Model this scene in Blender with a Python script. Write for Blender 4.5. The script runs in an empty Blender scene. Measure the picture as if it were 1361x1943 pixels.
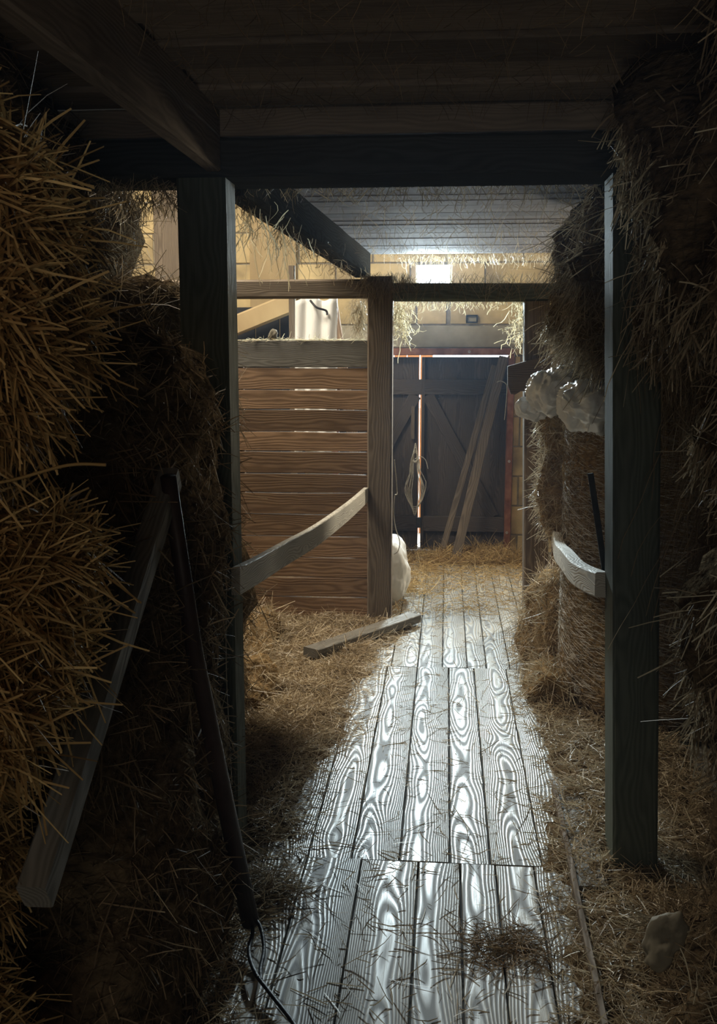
import bpy, bmesh, math, random
import numpy as np
from mathutils import Vector, Matrix, noise as mn
random.seed(7); rng = np.random.default_rng(7)
S = bpy.context.scene
COL = S.collection

# ---------------------------------------------------------------- camera
F, CX, CY, VP, EYE = 1900.0, 680.5, 971.5, (848.0, 665.0), 1.65
d = np.array([VP[0]-CX, -(VP[1]-CY), -F]); d /= np.linalg.norm(d)
zc = np.array([0, -d[2], d[1]]); zc /= np.linalg.norm(zc)
xc = np.cross(d, zc)
R = np.stack([xc, d, zc], axis=1)
cd = bpy.data.cameras.new('camera'); cam = bpy.data.objects.new('camera', cd); COL.objects.link(cam)
M = Matrix([list(map(float, r)) for r in R.T]).to_4x4(); M.translation = (0, 0, EYE)
cam.matrix_world = M
cd.sensor_fit = 'VERTICAL'; cd.sensor_height = 24.0; cd.lens = 24.0*F/1943.0
cd.clip_start = .05; cd.clip_end = 200
S.camera = cam

# ---------------------------------------------------------------- world, lights, exposure
SKY = 6.0
WIN = 240.0
TOP = 230.0
BULB = 1.35
BACK = 11.0
SIDE = 230.0
w = bpy.data.worlds.new('sky'); S.world = w; w.use_nodes = True
bg = w.node_tree.nodes['Background']; bg.inputs[0].default_value = (.86, .93, 1.0, 1); bg.inputs[1].default_value = SKY
def area(name, loc, rot, sx, sy, power, color, spread=180):
    l = bpy.data.lights.new(name, 'AREA'); l.shape = 'RECTANGLE'; l.size = sx; l.size_y = sy
    l.energy = power; l.color = color; l.spread = math.radians(spread)
    o = bpy.data.objects.new(name, l); o.location = loc; o.rotation_euler = rot; COL.objects.link(o); return o
R90 = math.radians(90)
# daylight through the small window high in the back wall
area('window_daylight', (-.11, 8.38, 2.20), (math.radians(-66), 0, 0), .30, .28, WIN, (.76, .93, 1.0), 150)
# daylight through the roof light over the tall left part of the back room
area('roof_daylight', (-2.3, 5.4, 4.19), (0, 0, 0), 1.3, 1.2, TOP, (1.0, .88, .68))
# warm daylight through the low window in the right-hand corner of the back room
area('corner_daylight', (1.9, 8.40, 1.65), (-R90, 0, 0), .42, .65, SIDE, (1.0, .88, .66))
# weak fill added behind the camera to lift the front; no opening there
area('rear_fill', (-.15, -1.6, 1.7), (R90, 0, 0), 1.0, 1.2, BACK, (.98, .95, .84))
# bulb hanging beside the camera, on the left
bl = bpy.data.lights.new('warm_bulb', 'POINT'); bl.energy = BULB; bl.color = (1.0, .43, .11); bl.shadow_soft_size = .035
bo = bpy.data.objects.new('warm_bulb', bl); bo.location = (-.28, .30, 1.72); COL.objects.link(bo)
vs = S.view_settings; vs.view_transform = 'Standard'; vs.look = 'None'; vs.gamma = 1.0; vs.exposure = 0.0
vs.use_curve_mapping = False
HAZE = .0022
S.cycles.volume_step_rate = 1.0; S.cycles.volume_bounces = 0
S.cycles.max_bounces = 6; S.cycles.diffuse_bounces = 4

# ---------------------------------------------------------------- materials
def new_mat(name):
    m = bpy.data.materials.new(name); m.use_nodes = True
    nt = m.node_tree; b = nt.nodes['Principled BSDF']; return m, nt, b
def ramp(nt, stops, interp='LINEAR'):
    r = nt.nodes.new('ShaderNodeValToRGB'); r.color_ramp.interpolation = interp
    e = r.color_ramp.elements
    while len(e) < len(stops): e.new(.5)
    for x, (p, c) in zip(e, stops): x.position = p; x.color = (*c, 1) if len(c) == 3 else c
    return r
def N(nt, t, **k):
    n = nt.nodes.new(t)
    for a, v in k.items(): setattr(n, a, v)
    return n
def vmath(nt, op, a, b=None, sc=None):
    n = N(nt, 'ShaderNodeVectorMath', operation=op)
    nt.links.new(a, n.inputs[0])
    if b is not None:
        if hasattr(b, 'is_output'): nt.links.new(b, n.inputs[1])
        else: n.inputs[1].default_value = b
    if sc is not None: n.inputs['Scale'].default_value = sc
    return n.outputs[0]
def wood(name, dark, light, rings=22, rough=(.55, .8), bump=.25, vary=.35, wob=.05, spec=.3, dirt=.3, dirtcol=(.05, .04, .03), fine=.5, nsc=(2.2, 9, 9), pith=.055):
    m, nt, b = new_mat(name); L = nt.links.new
    tc = N(nt, 'ShaderNodeTexCoord'); oi = N(nt, 'ShaderNodeObjectInfo')
    off = vmath(nt, 'MULTIPLY', tc.outputs['Object'], (1, 1, 1))
    rv = N(nt, 'ShaderNodeCombineXYZ')
    m1 = N(nt, 'ShaderNodeMath', operation='MULTIPLY'); L(oi.outputs['Random'], m1.inputs[0]); m1.inputs[1].default_value = 37.0; L(m1.outputs[0], rv.inputs[0])
    # random sideways position of the pith under the board
    fr = N(nt, 'ShaderNodeMath', operation='FRACT'); m2 = N(nt, 'ShaderNodeMath', operation='MULTIPLY'); L(oi.outputs['Random'], m2.inputs[0]); m2.inputs[1].default_value = 17.3; L(m2.outputs[0], fr.inputs[0])
    m3 = N(nt, 'ShaderNodeMath', operation='MULTIPLY_ADD'); L(fr.outputs[0], m3.inputs[0]); m3.inputs[1].default_value = .09; m3.inputs[2].default_value = -.045; L(m3.outputs[0], rv.inputs[1])
    rv.inputs[2].default_value = pith
    p = vmath(nt, 'ADD', off, rv.outputs[0])
    sc = vmath(nt, 'MULTIPLY', p, nsc)
    n1 = N(nt, 'ShaderNodeTexNoise'); n1.inputs['Scale'].default_value = 1.0; n1.inputs['Detail'].default_value = 2.0; L(sc, n1.inputs['Vector'])
    c0 = vmath(nt, 'SUBTRACT', n1.outputs['Color'], (.5, .5, .5))
    dv = vmath(nt, 'SCALE', c0, sc=wob*2)
    q = vmath(nt, 'ADD', p, dv)
    q = vmath(nt, 'MULTIPLY', q, (0.0, 1, 1))
    wv = N(nt, 'ShaderNodeTexWave', wave_type='RINGS', rings_direction='X', wave_profile='SIN'); wv.inputs['Scale'].default_value = rings; wv.inputs['Distortion'].default_value = 0
    L(q, wv.inputs['Vector'])
    fs = vmath(nt, 'MULTIPLY', p, (6, 260, 260))
    n2 = N(nt, 'ShaderNodeTexNoise'); n2.inputs['Scale'].default_value = 1; n2.inputs['Detail'].default_value = 3; L(fs, n2.inputs['Vector'])
    mx = N(nt, 'ShaderNodeMix', data_type='FLOAT'); mx.inputs[0].default_value = fine; L(wv.outputs['Fac'], mx.inputs[2]); L(n2.outputs['Fac'], mx.inputs[3])
    rp = ramp(nt, [(.2, dark), (.8, light)]); L(mx.outputs[0], rp.inputs[0])
    # board to board variation
    hv = N(nt, 'ShaderNodeHueSaturation'); L(rp.outputs[0], hv.inputs['Color'])
    m4 = N(nt, 'ShaderNodeMath', operation='MULTIPLY_ADD'); L(fr.outputs[0], m4.inputs[0]); m4.inputs[1].default_value = vary*2; m4.inputs[2].default_value = 1-vary; L(m4.outputs[0], hv.inputs['Value'])
    n3 = N(nt, 'ShaderNodeTexNoise'); n3.inputs['Scale'].default_value = 3.5; n3.inputs['Detail'].default_value = 5
    s3 = vmath(nt, 'MULTIPLY', p, (1, 3, 3)); L(s3, n3.inputs['Vector'])
    r3 = ramp(nt, [(.48, (0, 0, 0)), (.72, (1, 1, 1))]); L(n3.outputs['Fac'], r3.inputs[0])
    m5 = N(nt, 'ShaderNodeMath', operation='MULTIPLY'); L(r3.outputs[0], m5.inputs[0]); m5.inputs[1].default_value = dirt
    mc = N(nt, 'ShaderNodeMix', data_type='RGBA'); L(m5.outputs[0], mc.inputs[0]); L(hv.outputs[0], mc.inputs[6]); mc.inputs[7].default_value = (*dirtcol, 1)
    L(mc.outputs[2], b.inputs['Base Color'])
    mr = N(nt, 'ShaderNodeMapRange'); L(mx.outputs[0], mr.inputs[0]); mr.inputs[1].default_value = .2; mr.inputs[2].default_value = .8; mr.inputs[3].default_value = rough[1]; mr.inputs[4].default_value = rough[0]; L(mr.outputs[0], b.inputs['Roughness'])
    b.inputs['Specular IOR Level'].default_value = spec
    bp = N(nt, 'ShaderNodeBump'); bp.inputs['Strength'].default_value = bump; bp.inputs['Distance'].default_value = .004; L(mx.outputs[0], bp.inputs['Height']); L(bp.outputs[0], b.inputs['Normal'])
    return m
def mottled(name, a, b_, scale=8, rough=.8, bump=.3, detail=8, stretch=(1, 1, 1), dist=.01, spec=.3, pos=(.3, .7), vary=0.0):
    m, nt, b = new_mat(name); L = nt.links.new
    tc = N(nt, 'ShaderNodeTexCoord'); s = vmath(nt, 'MULTIPLY', tc.outputs['Object'], stretch)
    oi = N(nt, 'ShaderNodeObjectInfo'); mm = N(nt, 'ShaderNodeMath', operation='MULTIPLY'); L(oi.outputs['Random'], mm.inputs[0]); mm.inputs[1].default_value = 31.0
    s = vmath(nt, 'ADD', s, mm.outputs[0])
    n = N(nt, 'ShaderNodeTexNoise'); n.inputs['Scale'].default_value = scale; n.inputs['Detail'].default_value = detail; L(s, n.inputs['Vector'])
    r = ramp(nt, [(pos[0], a), (pos[1], b_)]); L(n.outputs['Fac'], r.inputs[0])
    hv = N(nt, 'ShaderNodeHueSaturation'); L(r.outputs[0], hv.inputs['Color'])
    m4 = N(nt, 'ShaderNodeMath', operation='MULTIPLY_ADD'); L(oi.outputs['Random'], m4.inputs[0]); m4.inputs[1].default_value = vary*2; m4.inputs[2].default_value = 1-vary; L(m4.outputs[0], hv.inputs['Value'])
    L(hv.outputs[0], b.inputs['Base Color'])
    b.inputs['Roughness'].default_value = rough; b.inputs['Specular IOR Level'].default_value = spec
    bp = N(nt, 'ShaderNodeBump'); bp.inputs['Strength'].default_value = bump; bp.inputs['Distance'].default_value = dist; L(n.outputs['Fac'], bp.inputs['Height']); L(bp.outputs[0], b.inputs['Normal'])
    return m
def straw_mat(name, a, b_, transl=.25, rough=.6, spec=.15):
    m, nt, b = new_mat(name); L = nt.links.new
    at = N(nt, 'ShaderNodeAttribute', attribute_name='tint')
    r = ramp(nt, [(0, a), (1, b_)]); L(at.outputs['Fac'], r.inputs[0]); L(r.outputs[0], b.inputs['Base Color'])
    b.inputs['Roughness'].default_value = rough; b.inputs['Specular IOR Level'].default_value = spec
    tr = N(nt, 'ShaderNodeBsdfTranslucent'); L(r.outputs[0], tr.inputs[0])
    mx = N(nt, 'ShaderNodeMixShader'); mx.inputs[0].default_value = transl
    out = nt.nodes['Material Output']; L(b.outputs[0], mx.inputs[1]); L(tr.outputs[0], mx.inputs[2]); L(mx.outputs[0], out.inputs[0])
    return m
MAT = dict(
    floor=wood('worn_floor_wood', (.09, .08, .066), (.36, .34, .29), rings=76, rough=(.33, .64), bump=.35, vary=.18, wob=.034, pith=.10, nsc=(1.1, 3.5, 3.5), spec=.6, dirt=.4, dirtcol=(.06, .05, .04), fine=.28),
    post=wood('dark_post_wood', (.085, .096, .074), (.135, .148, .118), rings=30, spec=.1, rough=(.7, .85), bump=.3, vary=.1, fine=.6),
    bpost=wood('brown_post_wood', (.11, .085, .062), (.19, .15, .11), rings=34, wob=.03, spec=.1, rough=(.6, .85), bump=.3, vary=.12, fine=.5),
    fence=wood('fence_board_wood', (.15, .09, .05), (.27, .17, .10), rings=26, rough=(.6, .85), bump=.3, vary=.32, wob=.03, fine=.5, dirt=.45, dirtcol=(.07, .04, .025)),
    greybd=wood('grey_board_wood', (.13, .12, .10), (.20, .185, .16), rings=40, vary=.12, fine=.5),
    pale=wood('pale_weathered_wood', (.38, .35, .30), (.55, .52, .45), rings=50, vary=.12, fine=.4, bump=.3),
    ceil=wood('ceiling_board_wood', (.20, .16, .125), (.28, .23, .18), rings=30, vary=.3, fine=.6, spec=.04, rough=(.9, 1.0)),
    dbeam=wood('shaded_beam_wood', (.055, .056, .052), (.08, .08, .075), rings=30, spec=.0, rough=(.95, 1.0), vary=.05, fine=.6),  # beam shade put into the colour, darker where window light came out too strong
    ceil_shaded=wood('shaded_ceiling_wood', (.085, .075, .072), (.13, .115, .11), rings=30, vary=.25, fine=.6, spec=.02, rough=(.9, 1.0)),  # same ceiling wood darkened, dimness of the far bay put into the colour
    door=wood('door_board_wood', (.05, .038, .03), (.085, .066, .052), rings=34, vary=.15, fine=.5),
    rust=mottled('rusty_red_steel', (.17, .062, .038), (.34, .15, .09), 14, .55, .2, vary=.1),
    block=mottled('aircrete_block', (.30, .23, .13), (.66, .51, .27), 3.2, .9, .35, pos=(.32, .58), vary=.10, dist=.006),
    mortar=mottled('grey_mortar', (.20, .17, .13), (.34, .30, .22), 20, .95, .5),
    conc=mottled('grey_concrete', (.34, .30, .22), (.50, .45, .34), 6, .9, .3, vary=.05),
    tanboard=mottled('tan_board', (.36, .26, .14), (.50, .38, .21), 4, .85, .2, stretch=(1, 1, .3)),
    dark=mottled('dark_plaster', (.05, .045, .04), (.10, .09, .075), 6, .9, .3),
    black=mottled('opening_shade_black', (.012, .013, .016), (.03, .03, .034), 5, .5, .3),  # near-black that paints the unlit opening under the sloping beam
    cloth=mottled('white_cloth', (.62, .61, .58), (.86, .85, .82), 5, .7, .3, stretch=(3, 3, .6)),
    film=mottled('white_plastic_film', (.72, .72, .72), (.90, .90, .88), 7, .3, .1, spec=.6),
    rag=mottled('dusty_grey_rag', (.12, .105, .075), (.26, .23, .17), 12, .85, .4),
    rope=mottled('pale_twine', (.42, .38, .30), (.66, .61, .50), 60, .8, .3),
    cord=mottled('black_cord', (.010, .010, .012), (.03, .03, .035), 60, .5, .3),
    pole=mottled('dark_pole_wood', (.025, .014, .011), (.05, .03, .024), 14, .5, .2),
    iron=mottled('dark_iron', (.015, .014, .013), (.05, .045, .04), 20, .6, .3),
    steel=mottled('pale_washer_steel', (.5, .48, .44), (.7, .68, .62), 30, .4, .1),
    ground=mottled('pale_gravel_ground', (.45, .43, .38), (.65, .62, .55), 3, .9, .3),
    orange=mottled('sun_tint_orange', (.62, .24, .08), (.80, .36, .14), 4, .8, .2),  # orange imitates sun on the wood at the door gap
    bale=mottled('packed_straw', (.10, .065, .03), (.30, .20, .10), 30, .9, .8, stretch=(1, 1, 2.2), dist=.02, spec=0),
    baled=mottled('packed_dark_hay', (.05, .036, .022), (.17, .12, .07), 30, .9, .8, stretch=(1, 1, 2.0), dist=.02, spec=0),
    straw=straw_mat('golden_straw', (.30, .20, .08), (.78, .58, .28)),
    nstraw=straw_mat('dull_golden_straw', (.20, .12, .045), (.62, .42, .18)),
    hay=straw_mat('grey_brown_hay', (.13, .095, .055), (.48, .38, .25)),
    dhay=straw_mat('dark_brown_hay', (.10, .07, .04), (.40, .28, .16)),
    litter=straw_mat('pale_floor_straw', (.26, .19, .11), (.74, .62, .42), spec=.5, rough=.45),
    web=straw_mat('pale_dusty_strands', (.50, .42, .26), (.88, .80, .58), transl=.45),
    net=straw_mat('pale_net_threads', (.45, .42, .36), (.75, .72, .66), transl=.2),
)

# ---------------------------------------------------------------- object helpers
def link(name, me, mat, parent=None, loc=None, rot=None):
    o = bpy.data.objects.new(name, me); COL.objects.link(o)
    if mat is not None and not me.materials: me.materials.append(MAT[mat] if isinstance(mat, str) else mat)
    if rot is not None: o.rotation_euler = rot
    if loc is not None: o.location = loc
    if parent is not None: o.parent = parent
    return o
def tag(o, label=None, cat=None, group=None, kind=None):
    if label: o['label'] = label
    if cat: o['category'] = cat
    if group: o['group'] = group
    if kind: o['kind'] = kind
    return o
def empty(name, loc=(0, 0, 0)):
    o = bpy.data.objects.new(name, None); COL.objects.link(o); o.location = loc; o.empty_display_size = .1; return o
def pmesh(name, verts, faces, smooth=False):
    me = bpy.data.meshes.new(name); me.from_pydata([tuple(v) for v in verts], [], faces); me.update()
    if smooth: me.shade_smooth()
    return me
def loft(name, pts, w, t, mat, parent=None, up=(0, 0, 1), ch=.12, wav=0.0, wavf=3.0, smooth=False, ends=None):
    """a timber along pts: w across, t along 'up'; chamfered corners; its own local frame has +X along the timber."""
    P = [Vector(p) for p in pts]
    A = (P[-1]-P[0]).normalized(); U = Vector(up); Bn = U.cross(A).normalized(); U = A.cross(Bn).normalized()
    Mw = Matrix((A, Bn, U)).transposed().to_4x4(); Mw.translation = (P[0]+P[-1])/2
    Mi = Mw.inverted(); L = [Mi @ p for p in P]
    # refine
    n = max(2, int((P[-1]-P[0]).length/.12)) if wav > 0 else len(L)
    if wav > 0:
        pts2 = []
        for k in range(n+1):
            s = k/n*(len(L)-1); i = min(int(s), len(L)-2); f = s-i; pts2.append(L[i].lerp(L[i+1], f))
        L = pts2
    sd = random.random()*100
    c = min(w, t)*ch; hw, ht = w/2, t/2
    prof = [(-hw+c, -ht), (hw-c, -ht), (hw, -ht+c), (hw, ht-c), (hw-c, ht), (-hw+c, ht), (-hw, ht-c), (-hw, -ht+c)]
    V = []; Fc = []
    for k, p in enumerate(L):
        a = mn.noise((p.x*wavf+sd, 0, 0))*wav; b = mn.noise((p.x*wavf+sd, 9, 0))*wav
        for (y, z) in prof:
            V.append((p.x, p.y+y+(a if y > 0 else b), p.z+z))
    m = len(prof)
    for k in range(len(L)-1):
        for j in range(m):
            j2 = (j+1) % m
            Fc.append((k*m+j, (k+1)*m+j, (k+1)*m+j2, k*m+j2))
    Fc.append(tuple(range(m))); Fc.append(tuple(reversed(range((len(L)-1)*m, len(L)*m))))
    me = pmesh(name, V, Fc)
    bm = bmesh.new(); bm.from_mesh(me); bmesh.ops.recalc_face_normals(bm, faces=bm.faces); bm.to_mesh(me); bm.free()
    o = link(name, me, mat); o.matrix_world = Mw
    if parent is not None:
        o.parent = parent; o.matrix_parent_inverse = Matrix.Translation(-Vector(parent.location))
    return o
def box(name, lo, hi, mat, parent=None, bev=.004):
    lo = Vector(lo); hi = Vector(hi); c = (lo+hi)/2; s = hi-lo
    bm = bmesh.new(); bmesh.ops.create_cube(bm, size=1); bmesh.ops.scale(bm, vec=s, verts=bm.verts)
    if bev: bmesh.ops.bevel(bm, geom=list(bm.edges), offset=min(bev, min(s)*.3), segments=1, affect='EDGES')
    me = bpy.data.meshes.new(name); bm.to_mesh(me); bm.free()
    o = link(name, me, mat, None, c)
    if parent is not None: o.parent = parent; o.matrix_parent_inverse = Matrix.Translation(-Vector(parent.location))
    return o
def prism(name, poly, y0, y1, mat, parent=None):
    """poly in x,z; extruded from y0 to y1"""
    n = len(poly); c = Vector((sum(p[0] for p in poly)/n, (y0+y1)/2, sum(p[1] for p in poly)/n))
    V = [(x-c.x, y0-c.y, z-c.z) for x, z in poly]+[(x-c.x, y1-c.y, z-c.z) for x, z in poly]
    Fc = [tuple(range(n)), tuple(reversed(range(n, 2*n)))]+[(i, i+n, (i+1) % n+n, (i+1) % n) for i in range(n)]
    me = pmesh(name, V, Fc); bm = bmesh.new(); bm.from_mesh(me); bmesh.ops.recalc_face_normals(bm, faces=bm.faces); bm.to_mesh(me); bm.free()
    o = link(name, me, mat, None, c)
    if parent is not None: o.parent = parent; o.matrix_parent_inverse = Matrix.Translation(-Vector(parent.location))
    return o
def tube(name, pts, r, mat, parent=None, seg=8, r1=None):
    P = [Vector(p) for p in pts]; V = []; Fc = []
    c = P[0].copy()
    for i, p in enumerate(P):
        t = (P[min(i+1, len(P)-1)]-P[max(i-1, 0)]).normalized()
        u = t.cross(Vector((.3, .5, .81))).normalized(); v = t.cross(u)
        rr = r if r1 is None else r+(r1-r)*i/(len(P)-1)
        for k in range(seg):
            a = 2*math.pi*k/seg; V.append(p-c+(u*math.cos(a)+v*math.sin(a))*rr)
    for i in range(len(P)-1):
        for k in range(seg):
            Fc.append((i*seg+k, i*seg+(k+1) % seg, (i+1)*seg+(k+1) % seg, (i+1)*seg+k))
    Fc.append(tuple(reversed(range(seg)))); Fc.append(tuple(range((len(P)-1)*seg, len(P)*seg)))
    o = link(name, pmesh(name, V, Fc, True), mat, None, c)
    if parent is not None: o.parent = parent; o.matrix_parent_inverse = Matrix.Translation(-Vector(parent.location))
    return o
def smoothpts(pts, n=6):
    out = []
    P = [Vector(p) for p in pts]
    for i in range(len(P)-1):
        p0 = P[max(i-1, 0)]; p1 = P[i]; p2 = P[i+1]; p3 = P[min(i+2, len(P)-1)]
        for k in range(n):
            t = k/n
            out.append(.5*((2*p1)+(p2-p0)*t+(2*p0-5*p1+4*p2-p3)*t*t+(3*p1-p0-3*p2+p3)*t**3))
    out.append(P[-1]); return out

# ---------------------------------------------------------------- straw generator
def nrm(a): return a/np.maximum(np.linalg.norm(a, axis=1, keepdims=True), 1e-9)
def strands(name, P, D, L, W, mat, parent=None, bend=.25, sag=0.0, seg=3, curl=0.0, zmin=None):
    n = len(P); D = nrm(D); L = np.asarray(L).reshape(-1, 1); W = np.asarray(W).reshape(-1, 1)
    side = nrm(np.cross(D, rng.normal(size=(n, 3)))); bd = nrm(np.cross(D, rng.normal(size=(n, 3))))
    bamt = rng.normal(size=(n, 1))*bend
    V = np.empty((n, seg+1, 2, 3)); cur = P.copy(); dd = D.copy()
    for k in range(seg+1):
        t = k/seg
        wk = W*(1.0 if 0 < k < seg else .75)
        if curl == 0:
            c = P+D*L*t+bd*bamt*L*t*t; c[:, 2:3] -= sag*L*t*t
        else:
            c = cur
            dd = nrm(dd+rng.normal(size=(n, 3))*curl+np.array([[0, 0, -.15]])); cur = cur+dd*L/seg
        if zmin is not None: c[:, 2] = np.maximum(c[:, 2], zmin+rng.random(n)*.004)
        V[:, k, 0] = c-side*wk/2; V[:, k, 1] = c+side*wk/2
    org = P.mean(axis=0); V = (V-org).reshape(-1, 3)
    nv = 2*(seg+1)
    base = (np.arange(n)*nv)[:, None, None]
    q = np.array([[2*k, 2*k+1, 2*k+3, 2*k+2] for k in range(seg)])[None]
    Fq = (base+q).reshape(-1, 4)
    me = bpy.data.meshes.new(name)
    me.vertices.add(len(V)); me.vertices.foreach_set('co', V.astype(np.float32).ravel())
    me.loops.add(Fq.size); me.loops.foreach_set('vertex_index', Fq.astype(np.int32).ravel())
    me.polygons.add(len(Fq)); me.polygons.foreach_set('loop_start', (np.arange(len(Fq))*4).astype(np.int32))
    me.update(calc_edges=True)
    at = me.attributes.new('tint', 'FLOAT', 'POINT')
    at.data.foreach_set('value', np.repeat(rng.beta(1.0, 1.9, n), nv).astype(np.float32))
    o = link(name, me, mat, None, tuple(org))
    if parent is not None: o.parent = parent; o.matrix_parent_inverse = Matrix.Translation(-Vector(parent.location))
    return o
def lump(c, s, k=5, amp=.05, f=4.0, sub=4, seed=0, squash=None):
    bm = bmesh.new(); bmesh.ops.create_icosphere(bm, subdivisions=sub, radius=1)
    V = []; c = Vector(c)
    for v in bm.verts:
        dv = v.co.normalized(); r = (abs(dv.x)**k+abs(dv.y)**k+abs(dv.z)**k)**(-1/k)
        p = Vector((dv.x*s[0]/2, dv.y*s[1]/2, dv.z*s[2]/2))*r
        q = p*f+Vector((seed, seed*.7, -seed))
        p = p*(1+0)+dv*(mn.noise(q)*amp+mn.noise(q*2.7)*amp*.5+mn.noise(q*7)*amp*.22)
        V.append(p+c)
    Fc = [tuple(x.index for x in f_.verts) for f_ in bm.faces]; bm.free(); return V, Fc
def joinl(parts):
    V = []; Fc = []
    for v, f in parts:
        b = len(V); V += v; Fc += [tuple(i+b for i in q) for q in f]
    return V, Fc
def sample(V, Fc, n, keep=None):
    V = np.array([tuple(v) for v in V]); T = np.array(Fc)
    a, b, c = V[T[:, 0]], V[T[:, 1]], V[T[:, 2]]
    cr = np.cross(b-a, c-a); ar = np.linalg.norm(cr, axis=1)/2; nn = nrm(cr); ce = (a+b+c)/3
    wt = ar.copy()
    if keep is not None: wt = wt*keep(ce, nn)
    idx = rng.choice(len(T), n, p=wt/wt.sum())
    u = rng.random((n, 1)); v = rng.random((n, 1)); fl = (u+v) > 1; u = np.where(fl, 1-u, u); v = np.where(fl, 1-v, v)
    return a[idx]+(b-a)[idx]*u+(c-a)[idx]*v, nn[idx]
def facing(ce, nn):
    """more straw where the surface faces the passage"""
    v = nrm(np.array([[0, 0.0, 1.65]])-ce)
    c = (ce-np.array([[0, 0, EYE]])) @ R.T; dpt = np.maximum(-c[:, 2], .05)
    seen = (dpt > .2) & (np.abs(c[:, 0]/dpt*F) < CX+220) & (np.abs(c[:, 1]/dpt*F) < CY+220)
    return np.clip((v*nn).sum(1)+.25, .03, 1)*np.where(seen, 1, .2)
def furry(name, parts, n, bmat, smat, label, cat, kind=None, out=.35, hang=0.0, L=(.05, .16), W=(.002, .0045), group=None, keep=facing, inset=.01, bend=.2, sname='loose_straw', bname=None):
    V, Fc = joinl(parts)
    org = sum(V, Vector())/len(V)
    me = pmesh(name, [v-org for v in V], Fc, True); o = link(name, me, bmat, None, org)
    tag(o, label, cat, group, kind)
    P, Nn = sample(V, Fc, n, keep)
    tg = nrm(np.cross(Nn, rng.normal(size=(n, 3))))
    D = tg+Nn*np.abs(rng.normal(size=(n, 1)))*out+np.array([[0, 0, -hang]])*rng.random((n, 1))
    s = strands(sname, P-Nn*inset, D, rng.uniform(L[0], L[1], n)*rng.choice([.6, 1, 1, 1.5], n), rng.uniform(W[0], W[1], n), smat, o, bend=bend, sag=.15)
    s['kind'] = 'stuff'
    return o

# ================================================================ SETTING
# floor
floor = box('floor', (-4, -2, -.12), (2.3, 8.5, -.026), 'dark', bev=0); tag(floor, kind='structure')
def floor_rows(y0, y1, seams):
    for a, b in zip(seams[:-1], seams[1:]):
        g = random.uniform(.002, .0035); dz = random.uniform(-.0015, .0015)
        loft('floor_board', [((a+b)/2, y0+.002, -.0125+dz), ((a+b)/2, y1-.002, -.0125+dz)], b-a-g*2, .025, 'floor', floor, ch=.07, wav=.0025, wavf=4)
floor_rows(1.2, 3.057, [-1.45, -1.3, -1.15, -1.0, -.86, -.72, -.58, -.435, -.255, -.070, .066, .180, .303, .44, .58, .72, .86, 1.0, 1.15])
floor_rows(3.057, 5.10, [-1.9, -1.75, -1.6, -1.45, -1.3, -1.15, -1.0, -.86, -.72, -.58, -.435, -.29, -.131, .033, .165, .332, .47, .61, .75, .9, 1.05, 1.2, 1.35])
floor_rows(5.10, 8.25, [-1.9, -1.75, -1.6, -1.45, -1.3, -1.15, -1.0, -.86, -.72, -.58, -.42, -.27, -.13, 0.0, .131, .232, .355, .48, .61, .75, .9, 1.05, 1.2])
tag(box('floor.001', (-4, -2, -.026), (2.3, 1.2, -.002), 'greybd', bev=0), kind='structure')
# corridor ceiling : slab with boards below it, alternate boards lying lower
ceil = box('ceiling', (-4, -2, 2.378), (2.3, 3.3, 2.41), 'dark', bev=0); tag(ceil, kind='structure')
sl = pmesh('ceiling', [(x, y, z) for z in (2.378, 2.41) for (x, y) in ((-.87, 3.3), (2.3, 3.3), (2.3, 7.6), (-.87, 7.6))], [(3, 2, 1, 0), (4, 5, 6, 7), (0, 1, 5, 4), (1, 2, 6, 5), (2, 3, 7, 6), (3, 0, 4, 7)])
tag(link('ceiling', sl, 'dark'), kind='structure')
edges = [1.90, 2.06, 2.241, 2.398, 2.602, 2.787, 2.99]
for i, (a, b) in enumerate(zip(edges[:-1], edges[1:])):
    z = 2.352 if i % 2 else 2.367
    x = random.uniform(.5, .9)
    for (xa, xb) in ((-1.6, x), (x+.006, 1.9)):
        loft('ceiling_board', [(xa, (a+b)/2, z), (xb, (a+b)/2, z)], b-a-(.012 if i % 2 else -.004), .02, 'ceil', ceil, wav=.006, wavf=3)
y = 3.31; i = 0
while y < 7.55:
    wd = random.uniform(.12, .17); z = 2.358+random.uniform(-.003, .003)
    loft('ceiling_board', [(-.87, y+wd/2, z), (1.9, y+wd/2, z)], wd-.004, .02, 'ceil_shaded', ceil, wav=.004, wavf=3)
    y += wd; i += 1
# outer shell
tag(box('wall_left', (-4.1, -2, -.1), (-4, 8.5, 4.3), 'conc', bev=0), kind='structure')
tag(box('wall_right', (2.3, -2, -.1), (2.4, 8.5, 4.3), 'dark', bev=0), kind='structure')
tag(box('wall_front', (-4.1, -2.1, -.1), (2.4, -2, 4.3), 'dark', bev=0), kind='structure')
# roof with the roof light
for n_, lo, hi in (('roof', (-4.1, -2.1, 4.2), (2.4, 4.75, 4.3)), ('roof.001', (-4.1, 6.05, 4.2), (2.4, 8.6, 4.3)), ('roof.002', (-4.1, 4.75, 4.2), (-3.0, 6.05, 4.3)), ('roof.003', (-1.6, 4.75, 4.2), (2.4, 6.05, 4.3))):
    tag(box(n_, lo, hi, 'dark', bev=0), kind='structure')
wf = box('window_2', (-3.05, 4.7, 4.17), (-3.0, 6.1, 4.2), 'greybd'); tag(wf, kind='structure')
for lo, hi in (((-1.6, 4.7, 4.17), (-1.55, 6.1, 4.2)), ((-3.0, 4.7, 4.17), (-1.6, 4.75, 4.2)), ((-3.0, 6.05, 4.17), (-1.6, 6.1, 4.2))):
    box('window_frame', lo, hi, 'greybd', wf)
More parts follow.
